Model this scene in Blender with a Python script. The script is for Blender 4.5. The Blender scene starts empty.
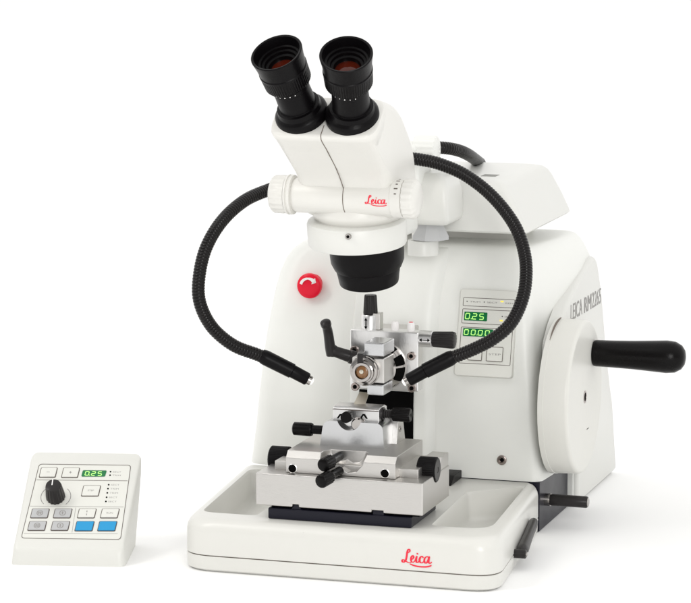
import bpy, bmesh, math, random
from mathutils import Vector, Matrix
random.seed(4)
S = 0.01                      # everything below is in centimetres, 1 cm = 0.01 m
PI = math.pi
sc = bpy.context.scene
COL = sc.collection

# ------------------------------------------------------------------ camera
YAW, PITCH, F = math.radians(17.5), math.radians(8.7), 3070.0
FW = Vector((-math.sin(YAW)*math.cos(PITCH), math.cos(YAW)*math.cos(PITCH), -math.sin(PITCH)))
RT = Vector((math.cos(YAW), math.sin(YAW), 0.0))
UP = RT.cross(FW)
CAM = Vector((81.8125, -259.3251, 67.4630))
def at(x, y, Y=None, X=None, Z=None):
    """a photo measurement turned into a point on a plane of the room (cm)"""
    r = FW + RT*((x-345.5)/F) - UP*((y-301.5)/F)
    i, v = (0, X) if X is not None else ((1, Y) if Y is not None else (2, Z))
    return CAM + r*((v-CAM[i])/r[i])
cam = bpy.data.cameras.new('camera'); co = bpy.data.objects.new('camera', cam); COL.objects.link(co)
cam.sensor_width = 36.0; cam.lens = F/691*36; cam.clip_start = .05; cam.clip_end = 200
co.matrix_world = Matrix(((RT.x, UP.x, -FW.x, CAM.x*S), (RT.y, UP.y, -FW.y, CAM.y*S), (RT.z, UP.z, -FW.z, CAM.z*S), (0, 0, 0, 1)))
sc.camera = co

# ------------------------------------------------------------------ materials
def mat(name, col, rough=.5, metal=0.0, bump=0.0, scale=300, vary=0.0, stretch=(1, 1, 1), emit=0, spec=.5, coat=0.0, rvary=0.0):
    m = bpy.data.materials.new(name); m.use_nodes = True
    nt = m.node_tree; n = nt.nodes; l = nt.links; b = n['Principled BSDF']
    b.inputs['Base Color'].default_value = (*col, 1); b.inputs['Roughness'].default_value = rough
    b.inputs['Metallic'].default_value = metal; b.inputs['Specular IOR Level'].default_value = spec
    b.inputs['Coat Weight'].default_value = coat; b.inputs['Coat Roughness'].default_value = .2
    tc = n.new('ShaderNodeTexCoord'); mp = n.new('ShaderNodeMapping'); mp.inputs['Scale'].default_value = stretch
    l.new(tc.outputs['Object'], mp.inputs['Vector'])
    if vary or rvary:
        t = n.new('ShaderNodeTexNoise'); t.inputs['Scale'].default_value = scale*.12; t.inputs['Detail'].default_value = 4
        l.new(mp.outputs['Vector'], t.inputs['Vector'])
        if vary:
            mx = n.new('ShaderNodeMix'); mx.data_type = 'RGBA'
            mx.inputs['A'].default_value = (*[c*(1-vary) for c in col], 1); mx.inputs['B'].default_value = (*[min(1, c*(1+vary)) for c in col], 1)
            l.new(t.outputs['Fac'], mx.inputs['Factor']); l.new(mx.outputs['Result'], b.inputs['Base Color'])
        if rvary:
            mr = n.new('ShaderNodeMapRange'); mr.inputs['To Min'].default_value = rough-rvary; mr.inputs['To Max'].default_value = rough+rvary
            l.new(t.outputs['Fac'], mr.inputs['Value']); l.new(mr.outputs['Result'], b.inputs['Roughness'])
    if bump:
        t = n.new('ShaderNodeTexNoise'); t.inputs['Scale'].default_value = scale; t.inputs['Detail'].default_value = 3
        l.new(mp.outputs['Vector'], t.inputs['Vector'])
        bp = n.new('ShaderNodeBump'); bp.inputs['Strength'].default_value = bump; bp.inputs['Distance'].default_value = .0004
        l.new(t.outputs['Fac'], bp.inputs['Height']); l.new(bp.outputs['Normal'], b.inputs['Normal'])
    if emit:
        b.inputs['Emission Color'].default_value = (*col, 1); b.inputs['Emission Strength'].default_value = emit
    return m
M = dict(
    white=mat('white_enamel', (.80, .805, .775), .38, bump=.10, scale=900, vary=.012, rvary=.05),
    tray=mat('tray_enamel', (.69, .685, .65), .30, bump=.06, scale=700, vary=.012, rvary=.05),
    white_shaded=mat('white_shaded', (.70, .70, .67), .36, bump=.10, scale=900, vary=.012, rvary=.05),  # copy of the white, darkened for parts that render too bright
    cream=mat('cream_plastic', (.72, .71, .675), .34, bump=.10, scale=900, vary=.012),
    wheel=mat('wheel_plastic', (.70, .695, .655), .40, bump=.10, scale=900, vary=.012),
    boxw=mat('console_plastic', (.69, .69, .655), .40, bump=.12, scale=900, vary=.01),
    panel=mat('panel_foil', (.72, .72, .675), .45),
    seam=mat('seam_and_gap_shade', (.16, .13, .11), .8),  # dark joints, also the painted shade above the wheel
    line=mat('printed_line', (.11, .09, .08), .6),
    greyink=mat('grey_ink', (.30, .29, .28), .6),
    lightink=mat('light_grey_ink', (.62, .61, .58), .6),
    black=mat('black_plastic', (.0035, .003, .003), .27, spec=.13, bump=.25, scale=500, rvary=.06),
    matt=mat('matt_black', (.003, .0025, .003), .36, spec=.12, bump=.15, scale=400),
    rubber=mat('eyecup_rubber', (.003, .0025, .003), .33, spec=.12, bump=.3, scale=500),
    navy=mat('dark_blue_black_steel', (.004, .004, .012), .35, spec=.3, rvary=.08, bump=.1),
    hose=mat('gooseneck_steel', (.004, .003, .003), .26, spec=.25, rvary=.1),
    dgrey=mat('dark_grey_plastic', (.022, .020, .020), .30, spec=.22, bump=.2, scale=500),
    alu=mat('satin_aluminium', (.61, .595, .575), .36, metal=1, bump=.25, scale=260, stretch=(1, 6, 6), vary=.03, rvary=.06),
    aluw=mat('bright_aluminium', (.76, .755, .75), .30, metal=1, bump=.18, scale=260, stretch=(6, 1, 1), vary=.03, rvary=.06),
    steel=mat('polished_steel', (.40, .38, .365), .14, metal=1, vary=.06, rvary=.05),
    screw=mat('screw_steel', (.34, .29, .27), .25, metal=1),
    hole=mat('hole_black', (.003, .003, .003), .8, spec=.03),
    bluegrey=mat('blue_grey_aluminium', (.56, .565, .575), .26, metal=1, bump=.15, scale=260, vary=.03),
    amber=mat('amber_specimen', (.20, .085, .02), .25, coat=.6, vary=.25, scale=1500),
    lens=mat('coated_lens', (.07, .008, .003), .05, spec=.35),
    red=mat('red_plastic', (.76, .004, .030), .30, spec=.25),
    redink=mat('red_ink', (.78, .015, .045), .5),
    pink=mat('pale_pink', (.8, .55, .55), .5),
    print_white=mat('white_print', (.85, .83, .82), .5),
    green=mat('display_green', (.002, .16, .045), .25),
    led=mat('lit_segment', (.45, .90, .22), .4, emit=.45),
    yellow=mat('lit_yellow_lamp', (.95, .78, .12), .4, emit=.35),
    keygrey=mat('grey_key', (.47, .475, .48), .5),
    blue=mat('blue_key', (.004, .29, .60), .45),
    knife=mat('ground_knife_steel', (.62, .58, .50), .34, metal=1, bump=.2, stretch=(8, 1, 1), vary=.05),
    glass=mat('lamp_tip_glass', (.9, .9, .88), .1, emit=.35),
    slot=mat('slot_mark', (.24, .24, .22), .6),
)
# ------------------------------------------------------------------ object helpers
ORG = {}
def put(name, me_bm, m, parent=None, bevel=0, seg=3, ang=35, smooth=True, mods=True):
    """link a bmesh built in room centimetres as one mesh object with its own origin"""
    bm = me_bm
    bmesh.ops.recalc_face_normals(bm, faces=bm.faces)
    vs = [v.co for v in bm.verts]
    c = Vector([(min(v[i] for v in vs)+max(v[i] for v in vs))/2 for i in range(3)])
    if parent is None: c = Vector((c.x, c.y, min(v.z for v in vs)))
    po = ORG.get(parent.as_pointer(), Vector((0, 0, 0))) if parent else Vector((0, 0, 0))
    for v in bm.verts: v.co = (v.co-c)*S
    me = bpy.data.meshes.new(name); bm.to_mesh(me); bm.free()
    for p in me.polygons: p.use_smooth = smooth
    if smooth: me.set_sharp_from_angle(angle=math.radians(40 if not bevel else 60))
    me.materials.append(m)
    o = bpy.data.objects.new(name, me); COL.objects.link(o)
    o.location = (c-po)*S; ORG[o.as_pointer()] = c.copy()
    if parent: o.parent = parent
    if bevel:
        b = o.modifiers.new('bevel', 'BEVEL'); b.width = bevel*S; b.segments = seg; b.limit_method = 'ANGLE'; b.angle_limit = math.radians(ang)
        b.harden_normals = False
        w = o.modifiers.new('normals', 'WEIGHTED_NORMAL'); w.keep_sharp = False
    return o
def thing(name, label, cat, loc, group=None):
    o = bpy.data.objects.new(name, None); COL.objects.link(o); o.empty_display_size = .02
    o.location = Vector(loc)*S; ORG[o.as_pointer()] = Vector(loc); o['label'] = label; o['category'] = cat
    if group: o['group'] = group
    return o
def B(): return bmesh.new()
def frame(d, hint=None):
    z = Vector(d).normalized(); h = Vector(hint) if hint else (Vector((0, 0, 1)) if abs(z.z) < .9 else Vector((0, 1, 0)))
    x = h.cross(z).normalized(); return x, z.cross(x), z
def loft(bm, rings, cap=True, closed=True):
    vr = [[bm.verts.new(p) for p in r] for r in rings]; n = len(vr[0])
    for a, b in zip(vr, vr[1:]):
        for i in range(n if closed else n-1):
            j = (i+1) % n
            try: bm.faces.new((a[i], a[j], b[j], b[i]))
            except ValueError: pass
    if cap: bm.faces.new(vr[0][::-1]); bm.faces.new(vr[-1])
    return bm
def box(bm, x0, x1, y0, y1, z0, z1):
    P = [(x0, y0), (x1, y0), (x1, y1), (x0, y1)]
    return loft(bm, [[Vector((x, y, z)) for x, y in P] for z in (z0, z1)])
def obox(bm, c, half, ax):
    """box with centre c, half sizes and axes"""
    X, Y, Z = ax; c = Vector(c)
    return loft(bm, [[c+X*(sx*half[0])+Y*(sy*half[1])+Z*(sz*half[2]) for sx, sy in ((-1, -1), (1, -1), (1, 1), (-1, 1))] for sz in (-1, 1)])
def prism(bm, axis, pts, a0, a1):
    def mk(p, a):
        return Vector((a, p[0], p[1])) if axis == 'X' else Vector((p[0], a, p[1])) if axis == 'Y' else Vector((p[0], p[1], a))
    return loft(bm, [[mk(p, a) for p in pts] for a in (a0, a1)])
def lathe(bm, p, d, prof, seg=56, ribs=0, dep=.06, hint=None, cap=True):
    """profile (distance along axis, radius[, knurled]) turned about axis d from p"""
    X, Y, Z = frame(d, hint); p = Vector(p); rings = []
    n = ribs*4 if ribs else seg
    for it in prof:
        h, r = it[0], max(it[1], .001); k = len(it) > 2 and it[2]
        rr = [r-(dep if (k and ribs and i % 4 in (2, 3)) else 0) for i in range(n)]
        rings.append([p+Z*h+(X*math.cos(2*PI*i/n)+Y*math.sin(2*PI*i/n))*rr[i] for i in range(n)])
    return loft(bm, rings, cap)
def cyl(bm, a, b, r, seg=32, ch=0):
    a = Vector(a); b = Vector(b); L = (b-a).length
    pr = [(0, r-ch), (ch, r), (L-ch, r), (L, r-ch)] if ch else [(0, r), (L, r)]
    return lathe(bm, a, b-a, pr, seg)
def catmull(P, n=12):
    P = [Vector(p) for p in P]; Q = [P[0]*2-P[1]]+P+[P[-1]*2-P[-2]]; out = []
    for i in range(1, len(Q)-2):
        a, b, c, d = Q[i-1], Q[i], Q[i+1], Q[i+2]
        for k in range(n):
            t = k/n
            out.append(.5*((2*b)+(c-a)*t+(2*a-5*b+4*c-d)*t*t+(3*b-a-3*c+d)*t**3))
    out.append(P[-1]); return out
def resample(P, step):
    out = [P[0]]; acc = 0.0
    for a, b in zip(P, P[1:]):
        L = (b-a).length
        if L == 0: continue
        t = step-acc
        while t <= L: out.append(a+(b-a)*(t/L)); t += step
        acc = (acc+L) % step
    return out
def tube(bm, P, rad, seg=16):
    """sweep with a radius function of the index"""
    T = [(P[min(i+1, len(P)-1)]-P[max(i-1, 0)]).normalized() for i in range(len(P))]
    x = frame(T[0])[0]; rings = []
    for i, p in enumerate(P):
        x = (x-T[i]*x.dot(T[i])).normalized(); y = T[i].cross(x); r = rad(i) if callable(rad) else rad
        rings.append([p+(x*math.cos(2*PI*k/seg)+y*math.sin(2*PI*k/seg))*r for k in range(seg)])
    return loft(bm, rings)
def roundpoly(P, R, n=6):
    out = []; m = len(P)
    for i in range(m):
        p = Vector(P[i]).to_2d(); a = (Vector(P[i-1]).to_2d()-p); b = (Vector(P[(i+1) % m]).to_2d()-p)
        r = R[i] if isinstance(R, (list, tuple)) else R
        r = min(r, a.length*.48, b.length*.48); a.normalize(); b.normalize()
        for k in range(n+1):
            t = k/n; q = (p+a*r)*((1-t)**2*1.0)+p*(2*t*(1-t))+(p+b*r)*t*t
            q = q*.9+(p*.0+q)*.1
            out.append((q.x, q.y))
    return out
def boolcut(o, cutters):
    for c in cutters:
        md = o.modifiers.new('cut', 'BOOLEAN'); md.object = c; md.operation = 'DIFFERENCE'; md.solver = 'EXACT'
        while o.modifiers[0] != md: o.modifiers.move(len(o.modifiers)-1, 0)
    bpy.context.view_layer.update(); dg = bpy.context.evaluated_depsgraph_get()
    # apply only the cuts, keep bevels live
    keep = [m for m in o.modifiers if m.type != 'BOOLEAN']
    for m in keep: m.show_viewport = False
    bpy.context.view_layer.update(); dg = bpy.context.evaluated_depsgraph_get()
    me = bpy.data.meshes.new_from_object(o.evaluated_get(dg)); nm = o.data.name
    old = o.data; o.data = me; bpy.data.meshes.remove(old); me.name = nm
    for m in [m for m in o.modifiers if m.type == 'BOOLEAN']: o.modifiers.remove(m)
    for m in keep: m.show_viewport = True
    for c in cutters: bpy.data.objects.remove(c)
    for p in o.data.polygons: p.use_smooth = True
    o.data.set_sharp_from_angle(angle=math.radians(40))
def cutter(bm): return put('cutter', bm, M['hole'])

# planar decorations: a Plane maps (u, v) cm on a surface to the room
class Plane:
    def __init__(s, o, u, v): s.o = Vector(o); s.u = Vector(u).normalized(); s.v = Vector(v).normalized(); s.n = s.u.cross(s.v)
    def p(s, u, v, h=0): return s.o+s.u*u+s.v*v+s.n*h
def slab(bm, pl, pts, h0, h1): return loft(bm, [[pl.p(u, v, h) for u, v in pts] for h in (h0, h1)])
def rrect(u0, v0, u1, v1, r, n=4): return roundpoly([(u0, v0), (u1, v0), (u1, v1), (u0, v1)], r, n)
def ringrect(bm, pl, u0, v0, u1, v1, r, w, h0, h1):
    A = rrect(u0, v0, u1, v1, r); Q = rrect(u0+w, v0+w, u1-w, v1-w, max(r-w, .01))
    vs = [[bm.verts.new(pl.p(u, v, h)) for u, v in L] for L, h in ((A, h0), (A, h1), (Q, h1), (Q, h0))]
    n = len(A)
    for k in range(4):
        a, b = vs[k], vs[(k+1) % 4]
        for i in range(n): bm.faces.new((a[i], a[(i+1) % n], b[(i+1) % n], b[i]))
    return bm
RH = [0.0]
def ribbon(bm, mapf, P, w):
    """flat stroke: P list of 2D points, w width function of t"""
    n = len(P); L = []; R = []; RH[0] = (RH[0]+.11) % .9; rb = RH[0]
    for i, p in enumerate(P):
        t = (P[min(i+1, n-1)]-P[max(i-1, 0)]); t = t.normalized() if t.length > 0 else Vector((1, 0)); nn = Vector((-t.y, t.x)); ww = w(i/(n-1))
        # calligraphic pen: thick on the down strokes
        ww *= .55+.75*abs(t.y)
        L.append(p+nn*ww/2); R.append(p-nn*ww/2)
    for h0, h1 in ((0, 1),):
        v = [[bm.verts.new(mapf(q.x, q.y, h if h == 0 else h+rb+.35*i_/n)) for i_, q in enumerate(A)] for A in (L, R) for h in (h0, h1)]
        Lb, Lt, Rb, Rt = v
        for i in range(n-1):
            bm.faces.new((Lt[i], Lt[i+1], Rt[i+1], Rt[i])); bm.faces.new((Lb[i], Rb[i], Rb[i+1], Lb[i+1]))
            bm.faces.new((Lb[i], Lb[i+1], Lt[i+1], Lt[i])); bm.faces.new((Rb[i], Rt[i], Rt[i+1], Rb[i+1]))
        for a in (0, n-1): bm.faces.new((Lb[a], Lt[a], Rt[a], Rb[a]))
def script_logo(bm, mapf):
    st = [
     ([(.40, .74), (.50, .80), (.62, .90), (.58, 1.02), (.47, .98), (.40, .78), (.36, .50), (.30, .27), (.16, .12), (.03, .14), (.02, .24), (.14, .27), (.34, .17), (.56, .10), (.74, .16)], .085),
     ([(.70, .30), (.84, .38), (.92, .50), (.86, .60), (.75, .52), (.70, .34), (.76, .18), (.90, .16), (1.04, .28)], .085),
     ([(1.02, .26), (1.16, .58), (1.12, .36), (1.15, .18), (1.27, .18), (1.38, .30)], .09),
     ([(1.68, .50), (1.60, .60), (1.46, .54), (1.38, .36), (1.44, .19), (1.58, .16), (1.74, .27)], .09),
     ([(2.10, .54), (1.98, .61), (1.82, .52), (1.75, .33), (1.82, .17), (1.96, .20), (2.07, .38), (2.14, .60), (2.10, .36), (2.13, .18), (2.24, .17), (2.34, .26)], .09),
     ([(.62, .02), (.95, -.07), (1.35, -.12), (1.80, -.11), (2.10, -.06), (2.32, .02)], .12),
    ]
    for P, w in st:
        ribbon(bm, mapf, [q.to_2d() for q in catmull([Vector((x, y, 0)) for x, y in P], 8)], lambda t, w=w: 1.35*w*(.55+.45*math.sin(PI*min(max(t, .04), .96))))
    ribbon(bm, mapf, [Vector((1.20, .72)), Vector((1.225, .80))], lambda t: .10)
def textbm(body, h, bold=0.0):
    """lettering as a mesh in the unit plane; returns verts list, faces, width"""
    cu = bpy.data.curves.new('t', 'FONT'); cu.body = body; cu.size = 1; cu.offset = bold; cu.resolution_u = 3
    o = bpy.data.objects.new('t', cu); COL.objects.link(o); bpy.context.view_layer.update()
    me = bpy.data.meshes.new_from_object(o.evaluated_get(bpy.context.evaluated_depsgraph_get()))
    V = [(v.co.x, v.co.y) for v in me.vertices]; Fc = [tuple(p.vertices) for p in me.polygons]
    bpy.data.objects.remove(o); bpy.data.curves.remove(cu); bpy.data.meshes.remove(me)
    x0 = min(v[0] for v in V); x1 = max(v[0] for v in V)
    return [((x-x0)*h, y*h) for x, y in V], Fc, (x1-x0)*h
def addtext(bm, body, mapf, h, width=None, bold=0.0, u0=0, v0=0, hh=1):
    V, Fc, w = textbm(body, h, bold); k = width/w if width else 1
    vs = [bm.verts.new(mapf(u0+x*k, v0+y, hh)) for x, y in V]
    for f in Fc:
        try: bm.faces.new([vs[i] for i in f])
        except ValueError: pass
    return w*k
SEG = {'0': 'abcdef', '2': 'abged', '5': 'afgcd', '1': 'bc'}
def seg7(bm, pl, ch, u, v, w, h, t, h0, h1, slant=.08):
    A = {'a': ((0, 1), (1, 1)), 'b': ((1, 1), (1, .5)), 'c': ((1, .5), (1, 0)), 'd': ((0, 0), (1, 0)), 'e': ((0, .5), (0, 0)), 'f': ((0, 1), (0, .5)), 'g': ((0, .5), (1, .5))}
    for s in SEG[ch]:
        (x0, y0), (x1, y1) = A[s]; a = Vector((u+x0*w+slant*y0*h, v+y0*h)); b = Vector((u+x1*w+slant*y1*h, v+y1*h))
        d = (b-a).normalized(); n = Vector((-d.y, d.x))*t/2; a = a+d*t*.35; b = b-d*t*.35
        q = [a-d*t*.3, a+n, b+n, b+d*t*.3, b-n, a-n]
        slab(bm, pl, [(p.x, p.y) for p in q], h0, h1)
def hexscrew(parent, p, d, r, name='screw', h=.25, m='screw'):
    bm = B(); lathe(bm, p, d, [(0, r), (h*.8, r), (h, r*.85), (h, r*.55), (h*.45, r*.5), (h*.45, .001)], 24)
    o = put(name, bm, M[m], parent)
    bm = B(); lathe(bm, Vector(p)+Vector(d).normalized()*h*.47, d, [(0, r*.5), (.03, r*.5)], 6); put('socket', bm, M['hole'], o)
    return o

# ================================================================== SETTING
bm = B()
prof = [(-900, 0), (900, 0), (6000, 0), (14000, 0)]
rings = [[Vector((x, y, z)) for y, z in prof] for x in (-7000, 7000)]
loft(bm, rings, cap=False, closed=False)
g = put('ground', bm, mat('white_studio_floor', (.96, .96, .96), .95, spec=.0, bump=0, vary=.004, scale=4), None)
g['kind'] = 'structure'

# ================================================================== MICROTOME
mt = thing('rotary_microtome', 'large white cutting machine with tray base, side hand wheel, green displays and red stop button', 'microtome', (-2, 25, 0))
# -- plinth and tray
def trayplan(ins, r=2.9):
    return roundpoly([(-15.9+ins, 0+ins), (14.4-ins, 0+ins), (11.9-ins, 24.95-ins*.05), (-18.6+ins, 24.95-ins*.05)], [r, r, .5, .5], 10)
def rings_z(plan, zs): return [[Vector((x, y, z)) for x, y in plan(i)] for i, z in zs]
bm = B(); loft(bm, rings_z(trayplan, [(.35, 0), (.05, .25), (0, 1.42), (.04, 1.48)])); put('plinth', bm, M['tray'], mt)
bm = B(); loft(bm, rings_z(lambda i: trayplan(i), [(.16, 1.47), (.16, 1.56)])); put('seam', bm, M['seam'], mt)
bm = B(); loft(bm, rings_z(trayplan, [(.10, 1.55), (.0, 1.62), (0.02, 3.7), (.10, 4.15), (.28, 4.5), (.55, 4.75), (.95, 4.9)]))
tray = put('tray', bm, M['tray'], mt)
def trough(xs, r):
    bm = B(); P = roundpoly(xs, r, 8); cx = sum(p[0] for p in P)/len(P); cy = sum(p[1] for p in P)/len(P)
    loft(bm, [[Vector((cx+(x-cx)*k, cy+(y-cy)*(k*.5+.5 if k < 1 else 1), z)) for x, y in P] for k, z in ((.80, 1.95), (.90, 2.15), (.95, 2.6), (1, 4.6), (1.04, 4.8), (1.12, 5.3))])
    return cutter(bm)
boolcut(tray, [trough([(7.0, 4.1), (12.3, 4.1), (10.9, 23.2), (6.4, 18.9)], [.7, 2.6, 1.6, .5]),
               trough([(-14.9, 3.2), (-9.8, 3.2), (-9.8, 23.0), (-16.9, 23.0)], [1.2, .6, .6, 1.2])])
# script logo on the tray front
p0 = at(402, 565, Y=0); pl = Plane((p0.x, -.012, p0.z), (1, 0, 0), (0, 0, 1))
k = (at(432, 566, Y=0).x-p0.x)/2.36
bm = B(); script_logo(bm, lambda x, y, h: Vector((p0.x+x*k, .01-.025*h, p0.z+.12+y*k*1.12))); put('script_lettering', bm, M['redink'], mt)
# tray locking lever on the right side
bm = B(); a = at(534, 521, X=12.9); b = at(521, 554, X=14.1)
ax = frame(b-a, (1, 0, 0)); 
tube(bm, [a+(b-a)*t for t in (0, .04, .12, .5, .86, .96, 1)], lambda i: (.25, .44, .50, .50, .58, .50, .25)[i], 16)
lv = put('locking_lever', bm, M['dgrey'], mt)
bm = B(); cyl(bm, b+Vector((-1.2, 0, 0)), b+Vector((.50, 0, 0)), .42, ch=.08); put('lever_hub', bm, M['dgrey'], lv)
bm = B(); cyl(bm, b+Vector((.48, 0, .0)), b+Vector((.60, 0, 0)), .2); put('bolt', bm, M['steel'], lv)
# -- dark base block and white rear foot
bm = B(); box(bm, -14.0, 11.95, 25.0, 36.8, .05, 4.95); put('base_block', bm, M['navy'], mt, bevel=.08)
bm = B(); box(bm, -17.2, 12.6, 36.9, 55.0, .05, 4.95); put('rear_foot', bm, M['white'], mt, bevel=.25)
bm = B(); cyl(bm, (11.8, 27.3, 2.8), (12.5, 27.3, 2.8), .62); s = put('shaft_collar', bm, M['steel'], mt)
bm = B(); lathe(bm, (12.4, 27.3, 2.8), (1, 0, 0), [(0, .52), (.3, .58), (3.7, .58), (3.85, .5)], 32); put('clamping_shaft', bm, M['dgrey'], mt)
bm = B(); lathe(bm, (16.2, 27.3, 2.8), (1, 0, 0), [(0, .48), (.06, .48), (.1, .4)], 32); put('shaft_end', bm, M['steel'], mt)
# -- tower
TW = [  # z, xl, xr front, xr back, y front, y back
 (4.96, -18.25, 12.0, 12.6, 25.0, 54.8), (8.5, -17.75, 11.65, 12.6, 25.0, 54.4), (12, -17.4, 11.3, 12.6, 25.05, 52.6), (15.5, -17.05, 11.0, 12.6, 25.3, 50.6),
 (18, -16.8, 10.75, 12.6, 25.7, 49.3), (20.3, -16.5, 10.5, 12.6, 26.2, 48), (22.4, -16.25, 10.2, 12.6, 26.85, 46.8), (24.0, -15.95, 9.95, 12.5, 27.4, 45.5),
 (25.3, -15.5, 9.7, 12.2, 27.95, 44.4), (26.2, -14.9, 9.5, 11.9, 28.3, 43.8), (26.9, -14.0, 9.35, 11.5, 28.65, 43.4), (27.25, -13.2, 9.2, 11.2, 28.95, 43.0), (27.45, -12.1, 8.9, 10.8, 29.4, 42.5), (27.5, -11.2, 8.5, 10.3, 29.9, 42)]
def tf(z):
    for a, b in zip(TW, TW[1:]):
        if z <= b[0]:
            t = max(0, (z-a[0])/(b[0]-a[0])); return a[4]+(b[4]-a[4])*t
    return TW[-1][4]
bm = B()
loft(bm, [[Vector((x, y, z)) for x, y in roundpoly([(xl, yf), (xf, yf), (xb+.02, yf+9), (xb, yb), (xl, yb)], [2.2, 1.1, 7, 1.2, 1.5], 9)] for z, xl, xf, xb, yf, yb in TW])
tower = put('housing', bm, M['white'], mt)
# slightly proud central column with soft vertical edges
bm = B(); secs = []
for z in [4.97, 6, 9, 12, 14, 15.5, 17, 18, 19, 20.3, 21.4, 22.4, 23.2, 24, 24.7, 25.3, 25.8, 26.2, 26.6, 26.9, 27.1]:
    y = tf(z); e = max(0, (z-15)/12)
    f = .8*(1-max(0, (z-25.3)/1.8)**2)
    xr = 1.35-.05*e+max(0, z-22)*.10; w = 1.0+e*.9
    P = [(-7.3, .15), (-7.25, -f*.5), (-7.05, -f*.92), (-6.85, -f), (xr-w, -f), (xr-w*.7, -f*.93), (xr-w*.4, -f*.7), (xr-w*.15, -f*.35), (xr+.1, .15)]
    secs.append([Vector((x, y+dy, z)) for x, dy in P]+[Vector((xr, y+1.2, z)), Vector((-7.2, y+1.2, z))])
loft(bm, secs); put('front_column', bm, M['white'], mt)
# slot of the moving head
a = at(414, 392, Y=24.4); b = at(360, 446, Y=24.4)
bm = B(); box(bm, b.x, a.x, 24.12, 24.9, 6.0, a.z); put('slide_slot', bm, M['hole'], mt)
# dark sloped wedge where tower meets tray
bm = B(); prism(bm, 'X', [(21.0, 4.92), (24.98, 4.92), (24.98, 5.7), (22.2, 5.7)], 1.5, 4.1); put('dark_wedge', bm, M['matt'], mt, bevel=.05)
# screw on the front
p = at(502, 460, Y=25.0); bm = B(); lathe(bm, (p.x, 25.02, p.z), (0, -1, 0), [(0, .48), (.16, .48), (.2, .42), (.2, .26), (.04, .25), (.04, .001)], 32)
s = put('housing_screw', bm, M['screw'], mt); bm = B(); lathe(bm, (p.x, 24.97, p.z), (0, -1, 0), [(0, .22), (.02, .22)], 6); put('socket', bm, M['hole'], s)
# -- side cover with arc top (carries the lettering)
XS = 12.98
pts = [at(x, y, X=XS) for x, y in ((556, 345), (561, 325), (569, 303), (577, 286), (585, 271), (591, 261), (595.5, 255.5), (598, 262), (602, 290), (606, 340), (610, 380), (613, 402), (613.3, 472))]
P2 = [(p.y, p.z) for p in pts][:-1]+[(54.9, .3), (37.0, .3), (37.0, 5.0), (30, 5.0), (27.8, 7)]
P2 = roundpoly(P2, [.6]*len(P2), 4)
def offpoly(P, d):
    out = []; m = len(P); ar = sum(P[i-1][0]*P[i][1]-P[i][0]*P[i-1][1] for i in range(m)); sg = 1 if ar > 0 else -1
    for i in range(m):
        a_, b_, c_ = Vector(P[i-1]), Vector(P[i]), Vector(P[(i+1) % m]); u1 = (b_-a_).normalized(); u2 = (c_-b_).normalized()
        nn = Vector((-(u1.y+u2.y), u1.x+u2.x)); nn = nn.normalized() if nn.length > 1e-6 else Vector((-u1.y, u1.x))
        out.append(tuple(b_+nn*d*sg))
    return out
bm = B(); loft(bm, [[Vector((x, y, z)) for y, z in offpoly(P2, i)] for x, i in ((11.6, 0), (XS-.42, 0), (XS-.28, .04), (XS-.13, .13), (XS-.04, .27), (XS, .42))])
sp = put('side_cover', bm, M['white_shaded'], mt)
a = at(570.5, 321, X=XS); b = at(588.2, 311, X=XS); c = at(601.0, 302.7, X=XS)
def sidemap(o, e):
    d = (e-o); L = math.hypot(d.y, d.z); return lambda u, v, h: Vector((XS+.015*h, o.y+(e.y-o.y)*u/L, o.z+(e.z-o.z)*u/L+v)), L
f, L = sidemap(a, at(582.4, 314, X=XS)); bm = B(); addtext(bm, 'LEICA', f, 2.35, L*.97); addtext(bm, 'LEICA', f, 2.35, L*.97, u0=.06, hh=1.3); put('grey_lettering', bm, M['greyink'], sp)
f, L = sidemap(at(584.0, 313.2, X=XS), c); bm = B(); [addtext(bm, 'RM', f, 2.3, L*.40, u0=L*j*.011, hh=1+j*.25) for j in range(3)]; [addtext(bm, '2265', f, 2.3, L*.53, u0=L*(.46+j*.006), hh=1+j*.25) for j in range(2)]; put('grey_lettering', bm, M['greyink'], sp)
# -- hand wheel
WY, WZ = 28.7, 12.95
bm = B(); lathe(bm, (12.6, WY, WZ), (1, 0, 0), [(0, 7.62), (.5, 7.62), (.52, 7.58), (2.55, 7.52), (2.72, 7.48), (2.84, 7.40), (2.91, 7.28), (2.93, 7.15), (2.93, 6.95), (2.90, 6.8), (2.9, 0)], 128, cap=False)
wh = put('hand_wheel', bm, M['wheel'], mt)
bm = B(); lathe(bm, (15.47, WY, WZ), (1, 0, 0), [(0, .62), (.06, .62), (.06, .45), (.02, .44), (.02, 0)], 32, cap=False); hb = put('axle_hole', bm, M['screw'], wh)
bm = B(); lathe(bm, (15.50, WY, WZ), (1, 0, 0), [(0, .43), (.012, .43)], 24); put('socket', bm, M['hole'], hb)
bm = B(); tube(bm, [Vector((13.02, WY+7.72*math.cos(math.radians(t_)), WZ+7.72*math.sin(math.radians(t_)))) for t_ in range(90, 130, 4)], lambda i: .02+.09*math.sin(PI*min(1, (i+1)/10)), 8); put('wheel_gap_shade', bm, M['seam'], mt)  # dark tube stands for the shadow in the gap above the drum
hp = Vector((15.5, 32.3, 16.72))
bm = B(); lathe(bm, hp, (1, 0, 0), [(0, 1.18), (.1, 1.28), (.3, 1.31), (2, 1.34), (4, 1.41), (6, 1.53), (7.3, 1.61), (8.15, 1.52), (8.75, 1.18), (9.05, .75), (9.15, .3), (9.17, 0)], 56, cap=False)
put('crank_handle', bm, M['black'], wh)
bm = B(); box(bm, 15.47, 15.50, 29.6, 30.5, 9.52, 9.6); put('moulded_mark', bm, M['lightink'], wh)
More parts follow.
